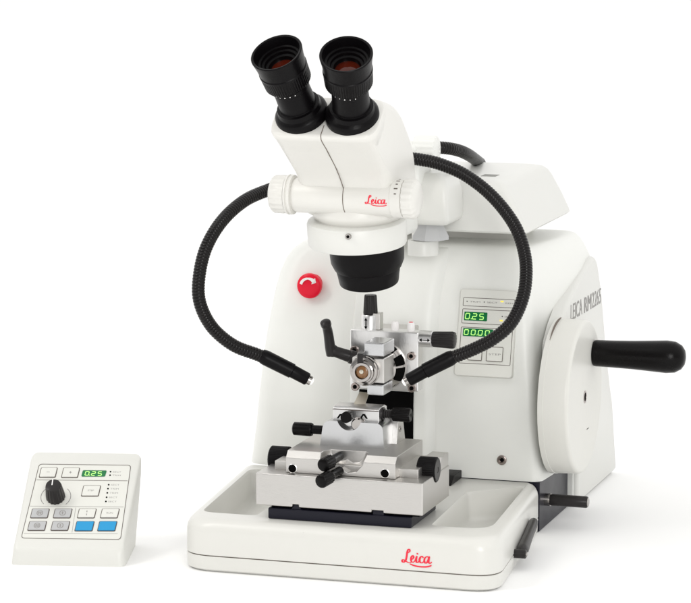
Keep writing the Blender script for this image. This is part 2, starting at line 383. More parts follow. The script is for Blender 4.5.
# -- red emergency button
p = at(312.5, 284, Y=27.3); ly = tf(p.z)
bm = B(); lathe(bm, (p.x+.1, ly+.3, p.z), (0, -1, 0), [(0, 1.0), (.55, 1.0), (.6, .9)], 40); eb = put('stop_button', bm, M['red'], mt)
bm = B(); lathe(bm, (p.x+.1, ly-.25, p.z), (0, -1, 0), [(0, .8), (.35, .85), (.45, 1.22), (.75, 1.27), (1.0, 1.22), (1.12, 1.05), (1.18, .7), (1.2, 0)], 48, cap=False); cp = put('cap', bm, M['red'], eb)
bm = B(); yy = ly-.25-1.21; ctr = Vector((p.x+.1, yy, p.z))
arc = [Vector((math.cos(t)*.78, math.sin(t)*.78)) for t in [math.radians(165-i*9) for i in range(15)]]
ribbon(bm, lambda x, y, h: ctr+Vector((x, .08-.1*h+(x*x+y*y)*.09, y)), arc, lambda t: .22+.12*t)
ribbon(bm, lambda x, y, h: ctr+Vector((x, .08-.1*h+(x*x+y*y)*.09, y)), [Vector((.50, .55)), Vector((.66, .46)), Vector((.80, .40))], lambda t: .75*(1-t)+.03)
put('arrow_mark', bm, M['print_white'], eb)
# -- display panel
BL = at(455.5, 374, Y=25.1); TL = at(463.5, 287.5, Y=27.35); BR = at(513.0, 376.8, Y=25.1)
U = Vector((1, 0, 0)); V = (TL-BL); V.x = 0
pl = Plane(BL+Vector((0, -.42, -.05)), U, V); W = BR.x-BL.x; H = V.length
bm = B(); slab(bm, pl, rrect(0, 0, W, H, .35), -.9, .12); dp = put('display_panel', bm, M['panel'], mt, bevel=.07)
def lines(rects, m='line', par=None, w=.05, name='printed_border', r=.12, p=None, h=.135):
    bm = B()
    for u0, v0, u1, v1 in rects: ringrect(bm, p or pl, u0, v0, u1, v1, r, w, h-.02, h)
    return put(name, bm, M[m], par or dp, smooth=False)
# picture fractions of the panel, v from bottom
fx = lambda a: a*W
fz = lambda a: a*H
lines([(fx(.06), fz(.80), fx(.96), fz(.90)), (fx(.06), fz(.60), fx(.96), fz(.77)), (fx(.06), fz(.14), fx(.96), fz(.56))])
lines([(0.02, 0.02, W-.02, H-.02)], 'lightink', w=.03, r=.33, name='panel_edge')
for u0, v0, u1, v1, txt in ((.10, .635, .50, .735, '0.25'), (.10, .455, .62, .545, '00.00')):
    bm = B(); slab(bm, pl, rrect(fx(u0), fz(v0), fx(u1), fz(v1), .08), .12, .16); d = put('number_display', bm, M['green'], dp)
    bm = B(); n = len(txt.replace('.', '')); x = fx(u0)+.13; cw = (fx(u1)-fx(u0)-.2)/n; hh = (fz(v1)-fz(v0))*.62; vb = fz(v0)+(fz(v1)-fz(v0))*.19
    for ch in txt:
        if ch == '.':
            slab(bm, pl, [(x-cw*.20, vb-.03), (x-.0-cw*.08, vb-.03), (x-cw*.08, vb+.05), (x-cw*.20, vb+.05)], .16, .175); continue
        seg7(bm, pl, ch, x, vb, cw*.55, hh, .085, .16, .175); x += cw
    put('digits', bm, M['led'], d, smooth=False)
for (u0, u1) in ((.22, .46), (.54, .82)):
    bm = B(); slab(bm, pl, rrect(fx(u0), fz(.18), fx(u1), fz(.345), .08), .12, .20); kb_ = put('push_button', bm, M['panel'], dp, bevel=.02)
    lines([(fx(u0)-.02, fz(.18)-.02, fx(u1)+.02, fz(.345)+.02)], 'line', kb_, w=.06, r=.1, h=.21)
    bm = B(); addtext(bm, 'RESET' if u0 < .5 else 'STEP', lambda u, v, h: pl.p(fx(u0)+.2+u, fz(.25)+v, .208), .26, (fx(u1)-fx(u0))-.4); put('button_print', bm, M['greyink'], kb_)
def lamps(par, spots, p, h=.14, r=.05, m='hole', name='indicator_lamp', hz=None):
    for u, v in spots:
        bm = B(); n = 14; slab(bm, p, [(u+math.cos(2*PI*i/n)*r, v+math.sin(2*PI*i/n)*r) for i in range(n)], h-.02, h+.02); put(name, bm, M[m], par)
lamps(dp, [(fx(.13), fz(.855)), (fx(.43), fz(.855)), (fx(.76), fz(.70))], pl)
bm = B(); slab(bm, pl, rrect(fx(.72), fz(.643), fx(.775), fz(.660), .02), .12, .13); put('yellow_stripe', bm, M['yellow'], dp)
def printed(par, spots, p, h=.142, m='greyink', name='fine_print', fs=.2):
    bm = B()
    for u, v, w, t in spots: addtext(bm, t, lambda a, b, hh: p.p(u+a, v+b, h), fs, w)
    put(name, bm, M[m], par)
printed(dp, [(fx(.18), fz(.845), fx(.18), 'TRIM'), (fx(.48), fz(.845), fx(.18), 'SECT'), (fx(.80), fz(.845), fx(.13), 'REM'), (fx(.80), fz(.69), fx(.13), 'SECT'), (fx(.80), fz(.64), fx(.13), 'TRIM'),
             (fx(.68), fz(.50), fx(.2), 'SUM'), (fx(.68), fz(.46), fx(.2), 'COUNT')], pl)
bm = B(); slab(bm, pl, rrect(fx(.71), fz(.862), fx(.765), fz(.88), .02), .12, .13); put('yellow_stripe', bm, M['yellow'], dp)

# -- top cover
CV = [  # z, xl, xr, yf, yb
 (29.15, -5.7, 9.9, 25.4, 42.6), (29.2, -6.0, 10.3, 25.0, 43.0), (29.4, -6.15, 10.5, 24.8, 43.2), (29.75, -6.1, 10.38, 24.9, 43.2), (31.4, -5.6, 9.45, 25.2, 43.6), (33.1, -5.1, 8.4, 25.6, 43.8), (33.6, -4.9, 8.05, 25.9, 43.6), (33.95, -4.5, 7.6, 26.4, 43.2), (34.1, -4.0, 6.9, 27.2, 42.6)]
bm = B(); loft(bm, [[Vector((x, y, z)) for x, y in roundpoly([(xl, yf), (xr, yf), (xr, yb), (xl, yb)], [.8, .7, .8, .8], 7)] for z, xl, xr, yf, yb in CV])
cv = put('top_cover', bm, M['white_shaded'], mt)
bm = B(); box(bm, -4.6, 7.0, 33.5, 41.5, 27.3, 29.3); put('cover_base', bm, M['cream'], mt)
p = at(490, 175.5, Z=34.1); bm = B(); box(bm, p.x-.75, p.x+.75, p.y-.8, p.y+.9, 34.08, 34.12); put('slot_mark', bm, M['slot'], cv)

# -- moving specimen head (part of the machine)
HY = 15.0
c0 = at(350, 328, Y=HY); c1 = at(418, 392, Y=HY)
x0, x1, z1, z0 = c0.x, c1.x, c0.z, c1.z
bm = B(); prism(bm, 'Y', [(x0, z0), (x1, z0), (x1, z1-.12), (x0, z1-.12), ], HY, HY+1.7)
hd = put('specimen_head', bm, M['aluw'], mt, bevel=.12)
bm = B(); box(bm, x0+.4, -.2, HY+1.7, 24.6, z0+.2, z1-1.0); put('head_slide', bm, M['alu'], hd, bevel=.1)
# screws
for sx, sy in ((354.5, 350), (411.5, 356), (355.5, 386.5), (412, 388)):
    q = at(sx, sy, Y=HY); hexscrew(hd, (q.x, HY+.02, q.z), (0, -1, 0), .40)
# vertical adjusting knob
q = at(370.5, 327, Y=HY+.9)
bm = B(); lathe(bm, (q.x, HY+.9, z1-.2), (0, 0, 1), [(0, .88), (1.4, .88), (1.48, .82)], 40); kn = put('adjusting_knob', bm, M['aluw'], hd)
bm = B(); lathe(bm, (q.x, HY+.9, z1+1.3), (0, 0, 1), [(0, .66, 1), (.1, .70, 1), (1.7, .60, 1), (1.85, .56, 1), (1.86, .0)], ribs=14, dep=.07, cap=False); put('grip', bm, M['dgrey'], kn)
def darrow(base, pl_):
    bm = B(); slab(bm, pl_, [(0, .55), (-.16, .28), (-.04, .28), (-.04, -.28), (-.16, -.28), (0, -.55), (.16, -.28), (.04, -.28), (.04, .28), (.16, .28)], 0, .02); return put('arrow_mark', bm, M['hole'], base, smooth=False)
darrow(kn, Plane((q.x-.2, HY+.9-.875, z1+.5), (1, 0, 0), (0, 0, 1)))
# stud block and two small white studs on top
bm = B(); box(bm, q.x+.35, q.x+1.1, HY+.35, HY+1.5, z1-.13, z1+1.45); put('stud_block', bm, M['alu'], hd, bevel=.08)
for sx in (395, 411):
    w = at(sx, 326, Y=HY+.8); bm = B(); lathe(bm, (w.x, HY+.8, z1-.15), (0, 0, 1), [(0, .36), (.75, .36), (.85, .28)], 24); so = put('stud', bm, M['print_white'], hd)
    if sx == 411: bm = B(); lathe(bm, (w.x, HY+.8, z1+.69), (0, 0, 1), [(0, .2), (.05, .2)], 16); put('red_dot', bm, M['redink'], so)
# right-hand knob (axis X)
q = at(419, 338.5, Y=HY+.8)
bm = B(); lathe(bm, (x1-.05, HY+.8, q.z), (1, 0, 0), [(0, .80), (1.25, .80), (1.3, .74)], 40); kn = put('adjusting_knob', bm, M['aluw'], hd)
bm = B(); lathe(bm, (x1+1.2, HY+.8, q.z), (1, 0, 0), [(0, .68, 1), (.1, .74, 1), (1.9, .82, 1), (2.15, .76, 1), (2.2, .5), (2.2, 0)], ribs=15, dep=.06, cap=False); put('grip', bm, M['dgrey'], kn)
darrow(kn, Plane((x1+.62, HY+.8-.80, q.z), (0, 0, -1), (1, 0, 0)))
# ball disc behind the clamp
q = at(379.0, 368, Y=13.6)
bm = B(); lathe(bm, (q.x, HY+.05, q.z), (0, -1, 0), [(0, 2.3), (.7, 2.28), (1.1, 2.15), (1.6, 1.75), (1.8, 1.3), (1.8, 0)], 72, cap=False); bd = put('ball_joint', bm, M['steel'], hd)
bm = B()
for a0, a1 in ((8, 34), (-34, 2), (48, 70)):
    rr = []
    for r, y in ((2.32, HY-.5), (2.22, HY-1.0), (1.8, HY-1.63)):
        rr.append([Vector((q.x+math.cos(math.radians(a0+(a1-a0)*i/8))*r, y, q.z+math.sin(math.radians(a0+(a1-a0)*i/8))*r)) for i in range(9)])
    loft(bm, rr, cap=False, closed=False)
put('dark_reflection', bm, M['hole'], bd)  # black segments stand in for dark reflections on the chrome
# clamp jaws: upper block, chuck, lower block
def pb(x0, y0, x1, y1, Y0, dep, m, name, par, bev=.08):
    a = at(x0, y0, Y=Y0); b = at(x1, y1, Y=Y0); bm = B(); box(bm, a.x, b.x, Y0, Y0+dep, b.z, a.z); return put(name, bm, M[m], par, bevel=bev)
jw = pb(364, 342.5, 384, 357, 9.6, 3.4, 'bluegrey', 'upper_jaw', hd, .12)
ch = pb(352, 357, 384, 384, 9.9, 3.2, 'alu', 'specimen_clamp', hd, .12)
lj = pb(367, 384.3, 383.5, 396, 9.7, 3.0, 'bluegrey', 'lower_jaw', hd, .12)
q = at(362.5, 372, Y=9.0)
bm = B(); lathe(bm, (q.x, 9.95, q.z), (0, -1, 0), [(0, 1.42), (.35, 1.42), (.4, 1.34), (.7, 1.30), (.75, 1.10), (1.0, 1.05), (1.05, .92), (1.25, .88), (1.25, .66), (.9, .64), (.9, 0)], 60, cap=False); ck = put('chuck', bm, M['steel'], ch)
bm = B(); lathe(bm, (q.x, 9.1, q.z), (0, -1, 0), [(0, .63), (.18, .60), (.26, .5), (.26, 0)], 40, cap=False); am = put('amber_insert', bm, M['amber'], ch)
bm = B(); lathe(bm, (q.x-.05, 8.9, q.z+.05), (0, -1, 0), [(0, .26), (.12, .2), (.14, 0)], 20, cap=False); put('specimen', bm, M['knife'], ch)
bm = B(); box(bm, q.x-.45, q.x+.1, 8.75, 9.6, q.z+.72, q.z+1.75); put('clamp_slot', bm, M['dgrey'], ch, bevel=.05)
# black clamping lever to the left
a = at(351, 358, Y=13.2); b = at(333, 352, Y=12.6); c = at(328, 332, Y=11.8); d = at(325, 321, Y=11.0); e = at(330.5, 321.5, Y=11)
bm = B(); lathe(bm, a+Vector((.4, 0, 0)), b-a, [(0, .66), (.5, .66), (.55, .58), (1.9, .52), (2.15, .60), (2.4, .56), (2.6, .3)], 32); ll = put('clamping_lever', bm, M['dgrey'], hd)
P = catmull([b+Vector((-.05, -.2, -.2)), b+Vector((-.15, -.4, .5)), c, d+Vector((0, 0, .0))], 8)
bm = B(); tube(bm, P, lambda i: .54-.12*(i/24)+(.08 if i > 20 else 0)-(.25 if i == 24 else 0), 16); put('lever_arm', bm, M['dgrey'], ll)

# ================================================================== KNIFE HOLDER
kh = thing('knife_holder', 'silver metal knife holder with black knobs standing on the white tray of the machine', 'knife holder', (-1.3, 6.5, 4.92))
bm = B(); box(bm, -8.15, 5.6, 2.25, 10.5, 4.92, 5.95)
prism(bm, 'Y', [(-6.0, 5.9), (-5.6, 6.45), (-5.2, 6.45), (-4.9, 5.9)], 2.3, 3); prism(bm, 'Y', [(1.9, 5.9), (1.9, 6.4), (3.0, 6.4), (3.0, 5.9)], 2.3, 3)
put('clamp_rail', bm, M['navy'], kh, bevel=.12)
bm = B(); box(bm, -9.25, 6.75, 2.0, 10.9, 6.2, 9.2)
kb = put('base_plate', bm, M['alu'], kh, bevel=.14)
def cutbox(*a): bm = B(); box(bm, *a); return cutter(bm)
boolcut(kb, [cutbox(-5.7, -5.1, 1, 12, 6.0, 6.45), cutbox(1.9, 3.0, 1, 12, 6.0, 6.42)])
bm = B(); box(bm, -8.0, 6.2, 2.9, 10.8, 5.9, 6.25); put('under_plate', bm, M['matt'], kh)
# rail block the carriage slides on + carriage with chamfered ends
bm = B(); box(bm, -8.1, 5.7, 4.1, 10.7, 9.19, 10.0); put('guide_rail', bm, M['alu'], kh, bevel=.06)
xa, xb = -6.65, 3.85
bm = B()
prism(bm, 'X', [(3.0, 9.23), (12.0, 9.23), (12.0, 11.2), (3.55, 11.2), (3.0, 10.6)], xa, xb)
cg = put('carriage', bm, M['alu'], kh, bevel=.06)
cut = B(); n = [(-3.45, 11.7), (-3.35, 10.6), (-3.0, 9.95), (-2.3, 9.6), (-1.4, 9.9), (-.7, 9.5), (.1, 9.65), (.7, 10.3), (.95, 11.1), (1.0, 11.7)]
loft(cut, [[Vector((x*1.0, y, z)) for x, z in n] for y in (2.0, 4.3)]+[[Vector((-1.2+(x+1.2)*.8, 5.0, z+(11.7-z)*.25)) for x, z in n]])
boolcut(cg, [cutter(cut)])
for sx, sy in ((292.5, 468.5), (385, 473.5)):
    q = at(sx, sy, Y=3.0); bm = B(); lathe(bm, (q.x, 3.02, q.z), (0, -1, 0), [(0, .44), (.05, .44), (.08, .38), (.03, .36)], 28); r_ = put('hole_rim', bm, M['aluw'], cg)
    bm = B(); lathe(bm, (q.x, 3.0, q.z), (0, -1, 0), [(0, .36), (.085, .36)], 28); put('bolt_hole', bm, M['hole'], r_)
# two knurled knobs pointing to the front
for (tx, ty), (bx, by), Yt in (((323, 465.5), (342, 455), 1.2), ((320.5, 482), (343, 469), -.2)):
    a = at(tx, ty, Y=Yt); b = at(bx, by, Y=Yt+3.8); b = a+(b-a).normalized()*3.4
    bm = B(); lathe(bm, a, b-a, [(0, 0), (0, .50), (.08, .60), (.2, .64, 1), (1.5, .64, 1), (1.6, .5), (1.9, .42), (3.4, .42)], ribs=16, dep=.05, cap=False); put('knurled_knob', bm, M['black'], kh)
# side wheels
for xx, sgn, px, py in ((6.0, 1, 437.5, 470), (-8.2, -1, 271, 458)):
    if sgn > 0:
        q = at(px, py, Y=6.5); x0_, x1_ = q.x-1.75, q.x; y_, z_ = 6.5, q.z
    else:
        q = at(px, py, Y=7.5); x0_, x1_ = q.x, q.x+1.9; y_, z_ = 7.5, q.z
    bm = B(); lathe(bm, (x0_, y_, z_), (1, 0, 0), [(0, 0), (0, 1.05), (.1, 1.18, 1), (x1_-x0_-.1, 1.18, 1), (x1_-x0_, 1.08), (x1_-x0_, .9), (x1_-x0_-.05, 0)], ribs=44, dep=.03, cap=False); wk = put('side_wheel', bm, M['matt'], kh)
    if sgn > 0:
        bm = B(); lathe(bm, (x1_-.04, y_, z_), (1, 0, 0), [(0, 1.02), (.07, 1.0), (.07, .3), (.03, .28), (.03, 0)], 40, cap=False); put('wheel_face', bm, M['dgrey'], wk)
        bm = B(); cyl(bm, (3.5, y_, z_-.25), (x0_+.1, y_, z_-.25), .55); put('spindle', bm, M['alu'], kh)
    else:
        bm = B(); cyl(bm, (x1_-.1, y_, z_-.25), (-6.4, y_, z_-.25), .55); put('spindle', bm, M['alu'], kh)
bm = B(); prism(bm, 'X', [(7.8, 9.19), (10.8, 9.19), (10.8, 10.4), (8.3, 10.4)], 5.1, 6.7); put('end_block', bm, M['alu'], kh, bevel=.06)
# holder body: rounded-top block
A = at(322.5, 450, Y=6.6); C_ = at(383, 424, Y=6.6); hx0, hx1, hz1 = A.x, C_.x, C_.z
bm = B()
P = roundpoly([(hx0-.25, 11.15), (hx1+.1, 11.15), (hx1-.05, hz1), (hx0+.1, hz1)], [.05, .05, .7, .7], 8)
prism(bm, 'Y', P, 6.6, 9.6); hb_ = put('holder_body', bm, M['bluegrey'], kh, bevel=.12)
cut = B(); lathe(cut, ((hx0+hx1)/2-.35, 6.0, hz1+.35), (0, 1, 0), [(0, 1.25), (1.2, 1.1), (2.0, .6)], 40)
boolcut(hb_, [cutter(cut)])
# inclined rear cheek
bm = B(); P = roundpoly([(9.2, 11.15), (12.0, 11.15), (11.2, hz1-.0), (9.9, hz1+.5)], [.1, .1, .5, .5], 6)
prism(bm, 'X', P, hx0+.9, hx1+.55); put('rear_cheek', bm, M['alu'], kh, bevel=.1)
q = at(394, 436, Y=9.2); hexscrew(kh, (hx1+.5, 10.3, hz1-1.1), (1, 0, 0), .28, 'cheek_screw', .12, 'steel')
# knife clamp: two jaws
a = at(334, 421, Y=7.8); b = at(380, 410, Y=7.8)
bm = B(); prism(bm, 'X', [(7.4, a.z-.35), (7.5, b.z+.0), (7.8, b.z+.15), (9.4, b.z+.22), (10.0, b.z+.0), (10.0, a.z-.35)], a.x, b.x); kc = put('knife_clamp', bm, M['aluw'], kh, bevel=.06)
bm = B(); box(bm, a.x+.0, b.x, 7.36, 7.42, b.z-.12, b.z-.06); put('jaw_seam', bm, M['line'], kc)
for px in (340.5, 363.5):
    q = at(px, 416, Y=7.38); bm = B(); P3 = [(-.38, -.2), (-.1, .22), (.1, .22), (.38, -.2), (.22, -.2), (.0, .1), (-.22, -.2)]
    slab(bm, Plane((q.x, 7.43, q.z-.05), (1, 0, 0), (0, 0, 1)), P3, 0, .05); put('index_mark', bm, M['hole'], kc, smooth=False)
q = at(346, 417.5, Y=5.6)
bm = B(); lathe(bm, q, (-.16, .95, -.1), [(0, 0), (0, .52), (.1, .50), (.3, .53, 1), (1.2, .53, 1), (1.3, .36), (2.0, .32)], ribs=16, dep=.05, cap=False); put('clamp_lever_knob', bm, M['black'], kh)
q = at(357, 425, Y=6.8); bm = B(); lathe(bm, q, (0, 1, 0), [(0, 0), (0.02, .5), (.15, .62), (.8, .66)], 36, cap=False); put('chrome_boss', bm, M['steel'], kh)
# right knob of clamp
a = at(380, 413.5, Y=8.6); zc = a.z
bm = B(); lathe(bm, (a.x-.1, 8.6, zc), (1, 0, 0), [(0, .60), (.5, .60), (.5, .42)]+[(.5+i*.1, .44 if i % 2 else .36) for i in range(1, 9)]+[(1.35, .4)], 28); tr = put('threaded_rod', bm, M['dgrey'], kh)
bm = B(); lathe(bm, (a.x+1.25, 8.6, zc), (1, 0, 0), [(0, .5), (.05, .64, 1), (1.6, .66, 1), (1.72, .58), (1.74, .3), (1.66, 0)], ribs=16, dep=.05, cap=False); put('clamp_knob', bm, M['black'], kh)
# left knob of holder
a = at(293.5, 428.5, Y=8.2); zc = a.z
bm = B(); cyl(bm, (a.x+1.2, 8.2, zc+.02), (hx0+.4, 8.2, zc+.02), .42); put('side_rod', bm, M['matt'], kh)
bm = B(); lathe(bm, (a.x, 8.2, zc), (1, 0, 0), [(0, 0), (0, .5), (.1, .62), (1.7, .64), (1.85, .58), (1.85, .4)], 36, cap=False); put('side_knob', bm, M['black'], kh)
# knife blade
q = [at(359.5, 392, Y=10.0), at(369, 393, Y=10.0), at(362, 413.5, Y=8.4), at(350, 411, Y=8.4)]
bm = B(); th = Vector((0, .35, .12)); loft(bm, [[v for v in q], [q[0]+th*.15, q[1]+th*.15, q[2]+th, q[3]+th]]); put('blade', bm, M['knife'], kh)
# ================================================================== STEREO MICROSCOPE
MX = -1.2
ms = thing('stereo_microscope', 'cream stereo microscope with two black eyepieces mounted above the specimen clamp', 'microscope', (2.0, 24.0, 27.5))
# head body: rounded YZ profile lofted across X
def yzloft(prof, xs, name, m, par, rr=1.0):
    """profile in (y,z); xs list of (x, inset)"""
    cy = sum(p[0] for p in prof)/len(prof); cz = sum(p[1] for p in prof)/len(prof); bm = B()
    rings = []
    for x, ins in xs:
        L = []
        for y, z in prof:
            d = math.hypot(y-cy, z-cz); k = (d-ins)/d; L.append(Vector((x, cy+(y-cy)*k, cz+(z-cz)*k)))
        rings.append(L)
    loft(bm, rings); return put(name, bm, m, par)
prof = roundpoly([(5.2, 32.7), (3.3, 36.2), (-3.35, 40.9), (.7, 44.1), (6.5, 43.0), (11.5, 38.5), (12.3, 33.0)], [.9, 3.0, .35, 1.2, 2.5, 2.5, 1.2], 8)
r_ = 1.0; hw = 4.5
def inset_seq(hw, r): return [(-hw+r*(1-math.cos(t)), r*(1-math.sin(t))) for t in [PI/2*i/6 for i in range(7)]]
L_ = inset_seq(hw, r_); xs = [(MX+x, i) for x, i in L_]+[(MX-x, i) for x, i in L_[::-1]]
hb = yzloft(prof, xs, 'head', M['cream'], ms)
# widening shoulders at the eyepiece plate
D = Vector((0, -.616, .788)); E2 = Vector((0, .788, .616)); PC = Vector((MX, -1.35, 42.55))
bm = B(); pl2 = Plane(PC, (1, 0, 0), E2)
secs = []
for h, w, e0, e1, r in ((-3.3, 4.25, -1.60, 1.9, 1.0), (-1.9, 4.6, -2.07, 2.3, 1.1), (-.8, 4.88, -2.48, 2.55, 1.4), (-.35, 4.98, -2.60, 2.6, 1.6), (-.05, 4.9, -2.5, 2.5, 1.6), (.05, 4.7, -2.35, 2.35, 1.5)):
    secs.append([PC+Vector((1, 0, 0))*x+E2*y+D*h for x, y in rrect(-w, e0, w, e1, r, 7)])
loft(bm, secs); put('eyepiece_plate', bm, M['cream'], ms)
# centre seam along the front
sl = [(3.9, 42.0)]
bm = B()
fr = []
prof_pts = [(5.25, 32.9), (4.7, 33.9), (4.2, 34.7), (3.3, 35.95), (2.6, 36.6), (.5, 38.15), (-1.6, 39.6), (-3.15, 40.75)]
# raycast-free: follow the rounded profile points on the front side
front = [p for p in prof if p[0] < 5.3 and p[1] < 41.3]
front = [p for p in front if True]
D3 = lambda d_, e_: PC+E2*e_+D*d_
SP = [D3(.06, -1.2), D3(.06, -2.36), D3(-.05, -2.51), D3(-.35, -2.61), D3(-.8, -2.49), D3(-1.9, -2.08), D3(-2.9, -1.78)]
SP += [Vector((MX, y, z)) for y, z in ((0, 38.52), (.8, 37.96), (2.0, 36.98), (2.64, 36.38), (3.2, 35.78))]
for i in range(8):
    t = math.radians(36-i*13); SP.append(Vector((MX, 4.7-1.625*math.cos(t), 34.75+1.625*math.sin(t))))
tube(bm, SP, .04, 8); put('seam', bm, M['seam'], hb)
# eyepieces
for sx in (-1, 1):
    b0 = Vector((MX+sx*2.32, -1.35, 42.55)); d = (D+Vector((sx*.115, 0, 0))).normalized()
    bm = B(); lathe(bm, b0-d*.1, d, [(0, 2.38), (.35, 2.42), (.7, 2.38), (.85, 2.25), (1.0, 2.05), (1.45, 1.95), (1.5, 1.72), (1.6, 1.70)], 64); ey = put('eyepiece', bm, M['rubber'], ms)
    bm = B(); lathe(bm, b0, d, [(1.4, 1.68), (3.4, 1.62), (3.5, 1.72), (3.95, 1.72), (4.0, 1.66)], 64); tb = put('tube', bm, M['matt'], ey)
    bm = B(); lathe(bm, b0, d, [(3.95, 1.70), (4.1, 2.02, 1), (4.25, 2.12, 1), (5.5, 2.18, 1), (5.6, 2.20), (5.75, 2.20), (5.82, 2.14), (6.6, 2.2), (7.35, 2.32), (7.45, 2.34), (7.55, 2.34), (7.6, 2.28), (7.55, 2.12), (7.1, 2.0), (6.7, 1.93), (6.66, 1.75), (6.4, 1.72), (6.36, 1.5), (6.1, 1.45), (6.05, 1.22), (5.8, 1.18), (5.7, 1.12), (5.7, .001)], ribs=60, dep=.035, cap=False); ec = put('eyecup', bm, M['rubber'], ey)
    bm = B(); lathe(bm, b0, d, [(5.71, 1.12), (5.80, 1.0), (5.90, .7), (5.95, .3), (5.96, 0)], 40, cap=False); put('ocular_lens', bm, M['lens'], ey)
    bm = B(); X, Y_, Z_ = frame(d)
    for k in range(5):
        # dioptre dots around the barrel, facing the viewer
        th = math.radians(-90+(k-2)*16); vv = Vector((math.cos(th), 0, 0)); nrm = (Vector((1, 0, 0))*math.cos(th)+(-Vector((0, .788, .616)))*-math.sin(th)); nrm = (nrm-d*nrm.dot(d)).normalized()
        nrm = (Vector((1, 0, 0))*math.sin(math.radians((k-2)*16)) - E2*math.cos(math.radians((k-2)*16))); nrm = (nrm-d*nrm.dot(d)).normalized()
        cyl(bm, b0+d*3.72+nrm*1.70, b0+d*3.72+nrm*1.735, .045 if k != 2 else .06, 10)
    put('dioptre_mark', bm, M['print_white'], ey)
# zoom bar
ZB = Vector((MX, 4.7, 34.75))
bm = B(); lathe(bm, ZB+Vector((-5.1, 0, 0)), (1, 0, 0), [(0, 1.45), (.4, 1.62), (4.6, 1.62), (9.3, 1.62), (9.5, 1.62)], 64); zb = put('zoom_bar', bm, M['cream'], ms)
bm = B(); lathe(bm, ZB+Vector((-5.75, 0, 0)), (1, 0, 0), [(0, 1.62), (.05, 1.80), (.22, 1.84), (.26, 1.74), (.36, 1.74), (.4, 1.84), (.62, 1.80), (.66, 1.6)], 64); put('zoom_collar', bm, M['cream'], ms)
bm = B(); lathe(bm, ZB+Vector((-7.3, 0, 0)), (1, 0, 0), [(0, 0), (0, 1.2), (.12, 1.5, 1), (.35, 1.72, 1), (1.2, 1.76, 1), (1.55, 1.72)], ribs=18, dep=.10, cap=False); put('zoom_knob', bm, M['cream'], ms)
bm = B(); lathe(bm, ZB+Vector((4.35, 0, 0)), (1, 0, 0), [(0, 1.60), (.05, 1.72), (1.0, 1.74), (1.05, 1.62)], 64); zc_ = put('zoom_collar', bm, M['cream'], ms)
bm = B(); lathe(bm, ZB+Vector((5.4, 0, 0)), (1, 0, 0), [(0, 1.6), (.05, 1.80, 1), (.9, 1.84, 1), (1.15, 1.68, 1), (1.3, 1.3), (1.3, 0)], ribs=18, dep=.10, cap=False); put('zoom_knob', bm, M['cream'], ms)
bm = B()
for i in range(5):
    t = math.radians(100+i*17+10); 
    for u in (0,):
        pp = ZB+Vector((4.62, -math.sin(t)*1.745*1, -math.cos(t)*1.745)); tg = Vector((0, -math.cos(t), math.sin(t)))
        nrm = Vector((0, -math.sin(t), -math.cos(t)))
        obox(bm, pp+Vector((.3, 0, 0)), (.17 if i % 2 else .1, .05, .012), (Vector((1, 0, 0)), tg, nrm))
put('scale_mark', bm, M['line'], zc_, smooth=False)
# red script lettering wrapped on the bar
p0 = at(369.5, 203.5, Y=4.4); k = (at(391, 204, Y=4.4).x-p0.x)/2.36; za = p0.z-ZB.z
def cylmap(x, y, h):
    s = (p0.z-ZB.z+.05+y*k*.98)/1.62; r = 1.62-.004+.02*h; s = max(-1.4, min(1.4, s)); return Vector((p0.x+x*k, ZB.y-math.cos(s)*r, ZB.z+math.sin(s)*r))
bm = B(); script_logo(bm, cylmap); put('script_lettering', bm, M['redink'], ms)
# neck under the head and ring holder
T = math.radians(9); dn = Vector((0, math.sin(T)*.8, -math.cos(T))).normalized()
NC = Vector((MX, 7.9, 33.4))
bm = B(); lathe(bm, NC, dn, [(-.6, 4.1), (0, 4.35), (.4, 4.3), (.7, 4.1), (1.2, 3.9)], 72); put('head_neck', bm, M['cream'], ms)
RC = Vector((MX+.02, 7.3, 32.45))
bm = B(); lathe(bm, RC, dn, [(0, 3.7), (0, 4.25), (.12, 4.5), (.35, 4.6), (2.2, 4.56), (2.35, 4.48), (2.4, 3.3)], 96); rg = put('ring_holder', bm, M['white_shaded'], ms)
q = at(348.5, 236.5, Y=2.75); hexscrew(ms, (q.x, q.y+.05, q.z), (0, -1, 0), .27, 'ring_screw', .25, 'steel')
# objective
T = math.radians(14); do = Vector((0, math.sin(T), -math.cos(T))); OC = at(366.5, 246.5, Y=8.6)
bm = B(); lathe(bm, OC-do*.6, do, [(0, 3.45), (1.2, 3.45), (1.9, 3.4), (2.5, 3.15), (2.55, 3.05)], 80); ob = put('objective', bm, M['matt'], ms)
bm = B(); lathe(bm, OC+do*1.85, do, [(0, 2.98), (.1, 3.02), (.9, 2.86), (1.35, 2.80), (1.6, 2.75), (1.62, 2.5), (1.3, 2.3), (1.2, 0)], 80, cap=False); put('lens_mount', bm, M['matt'], ob)
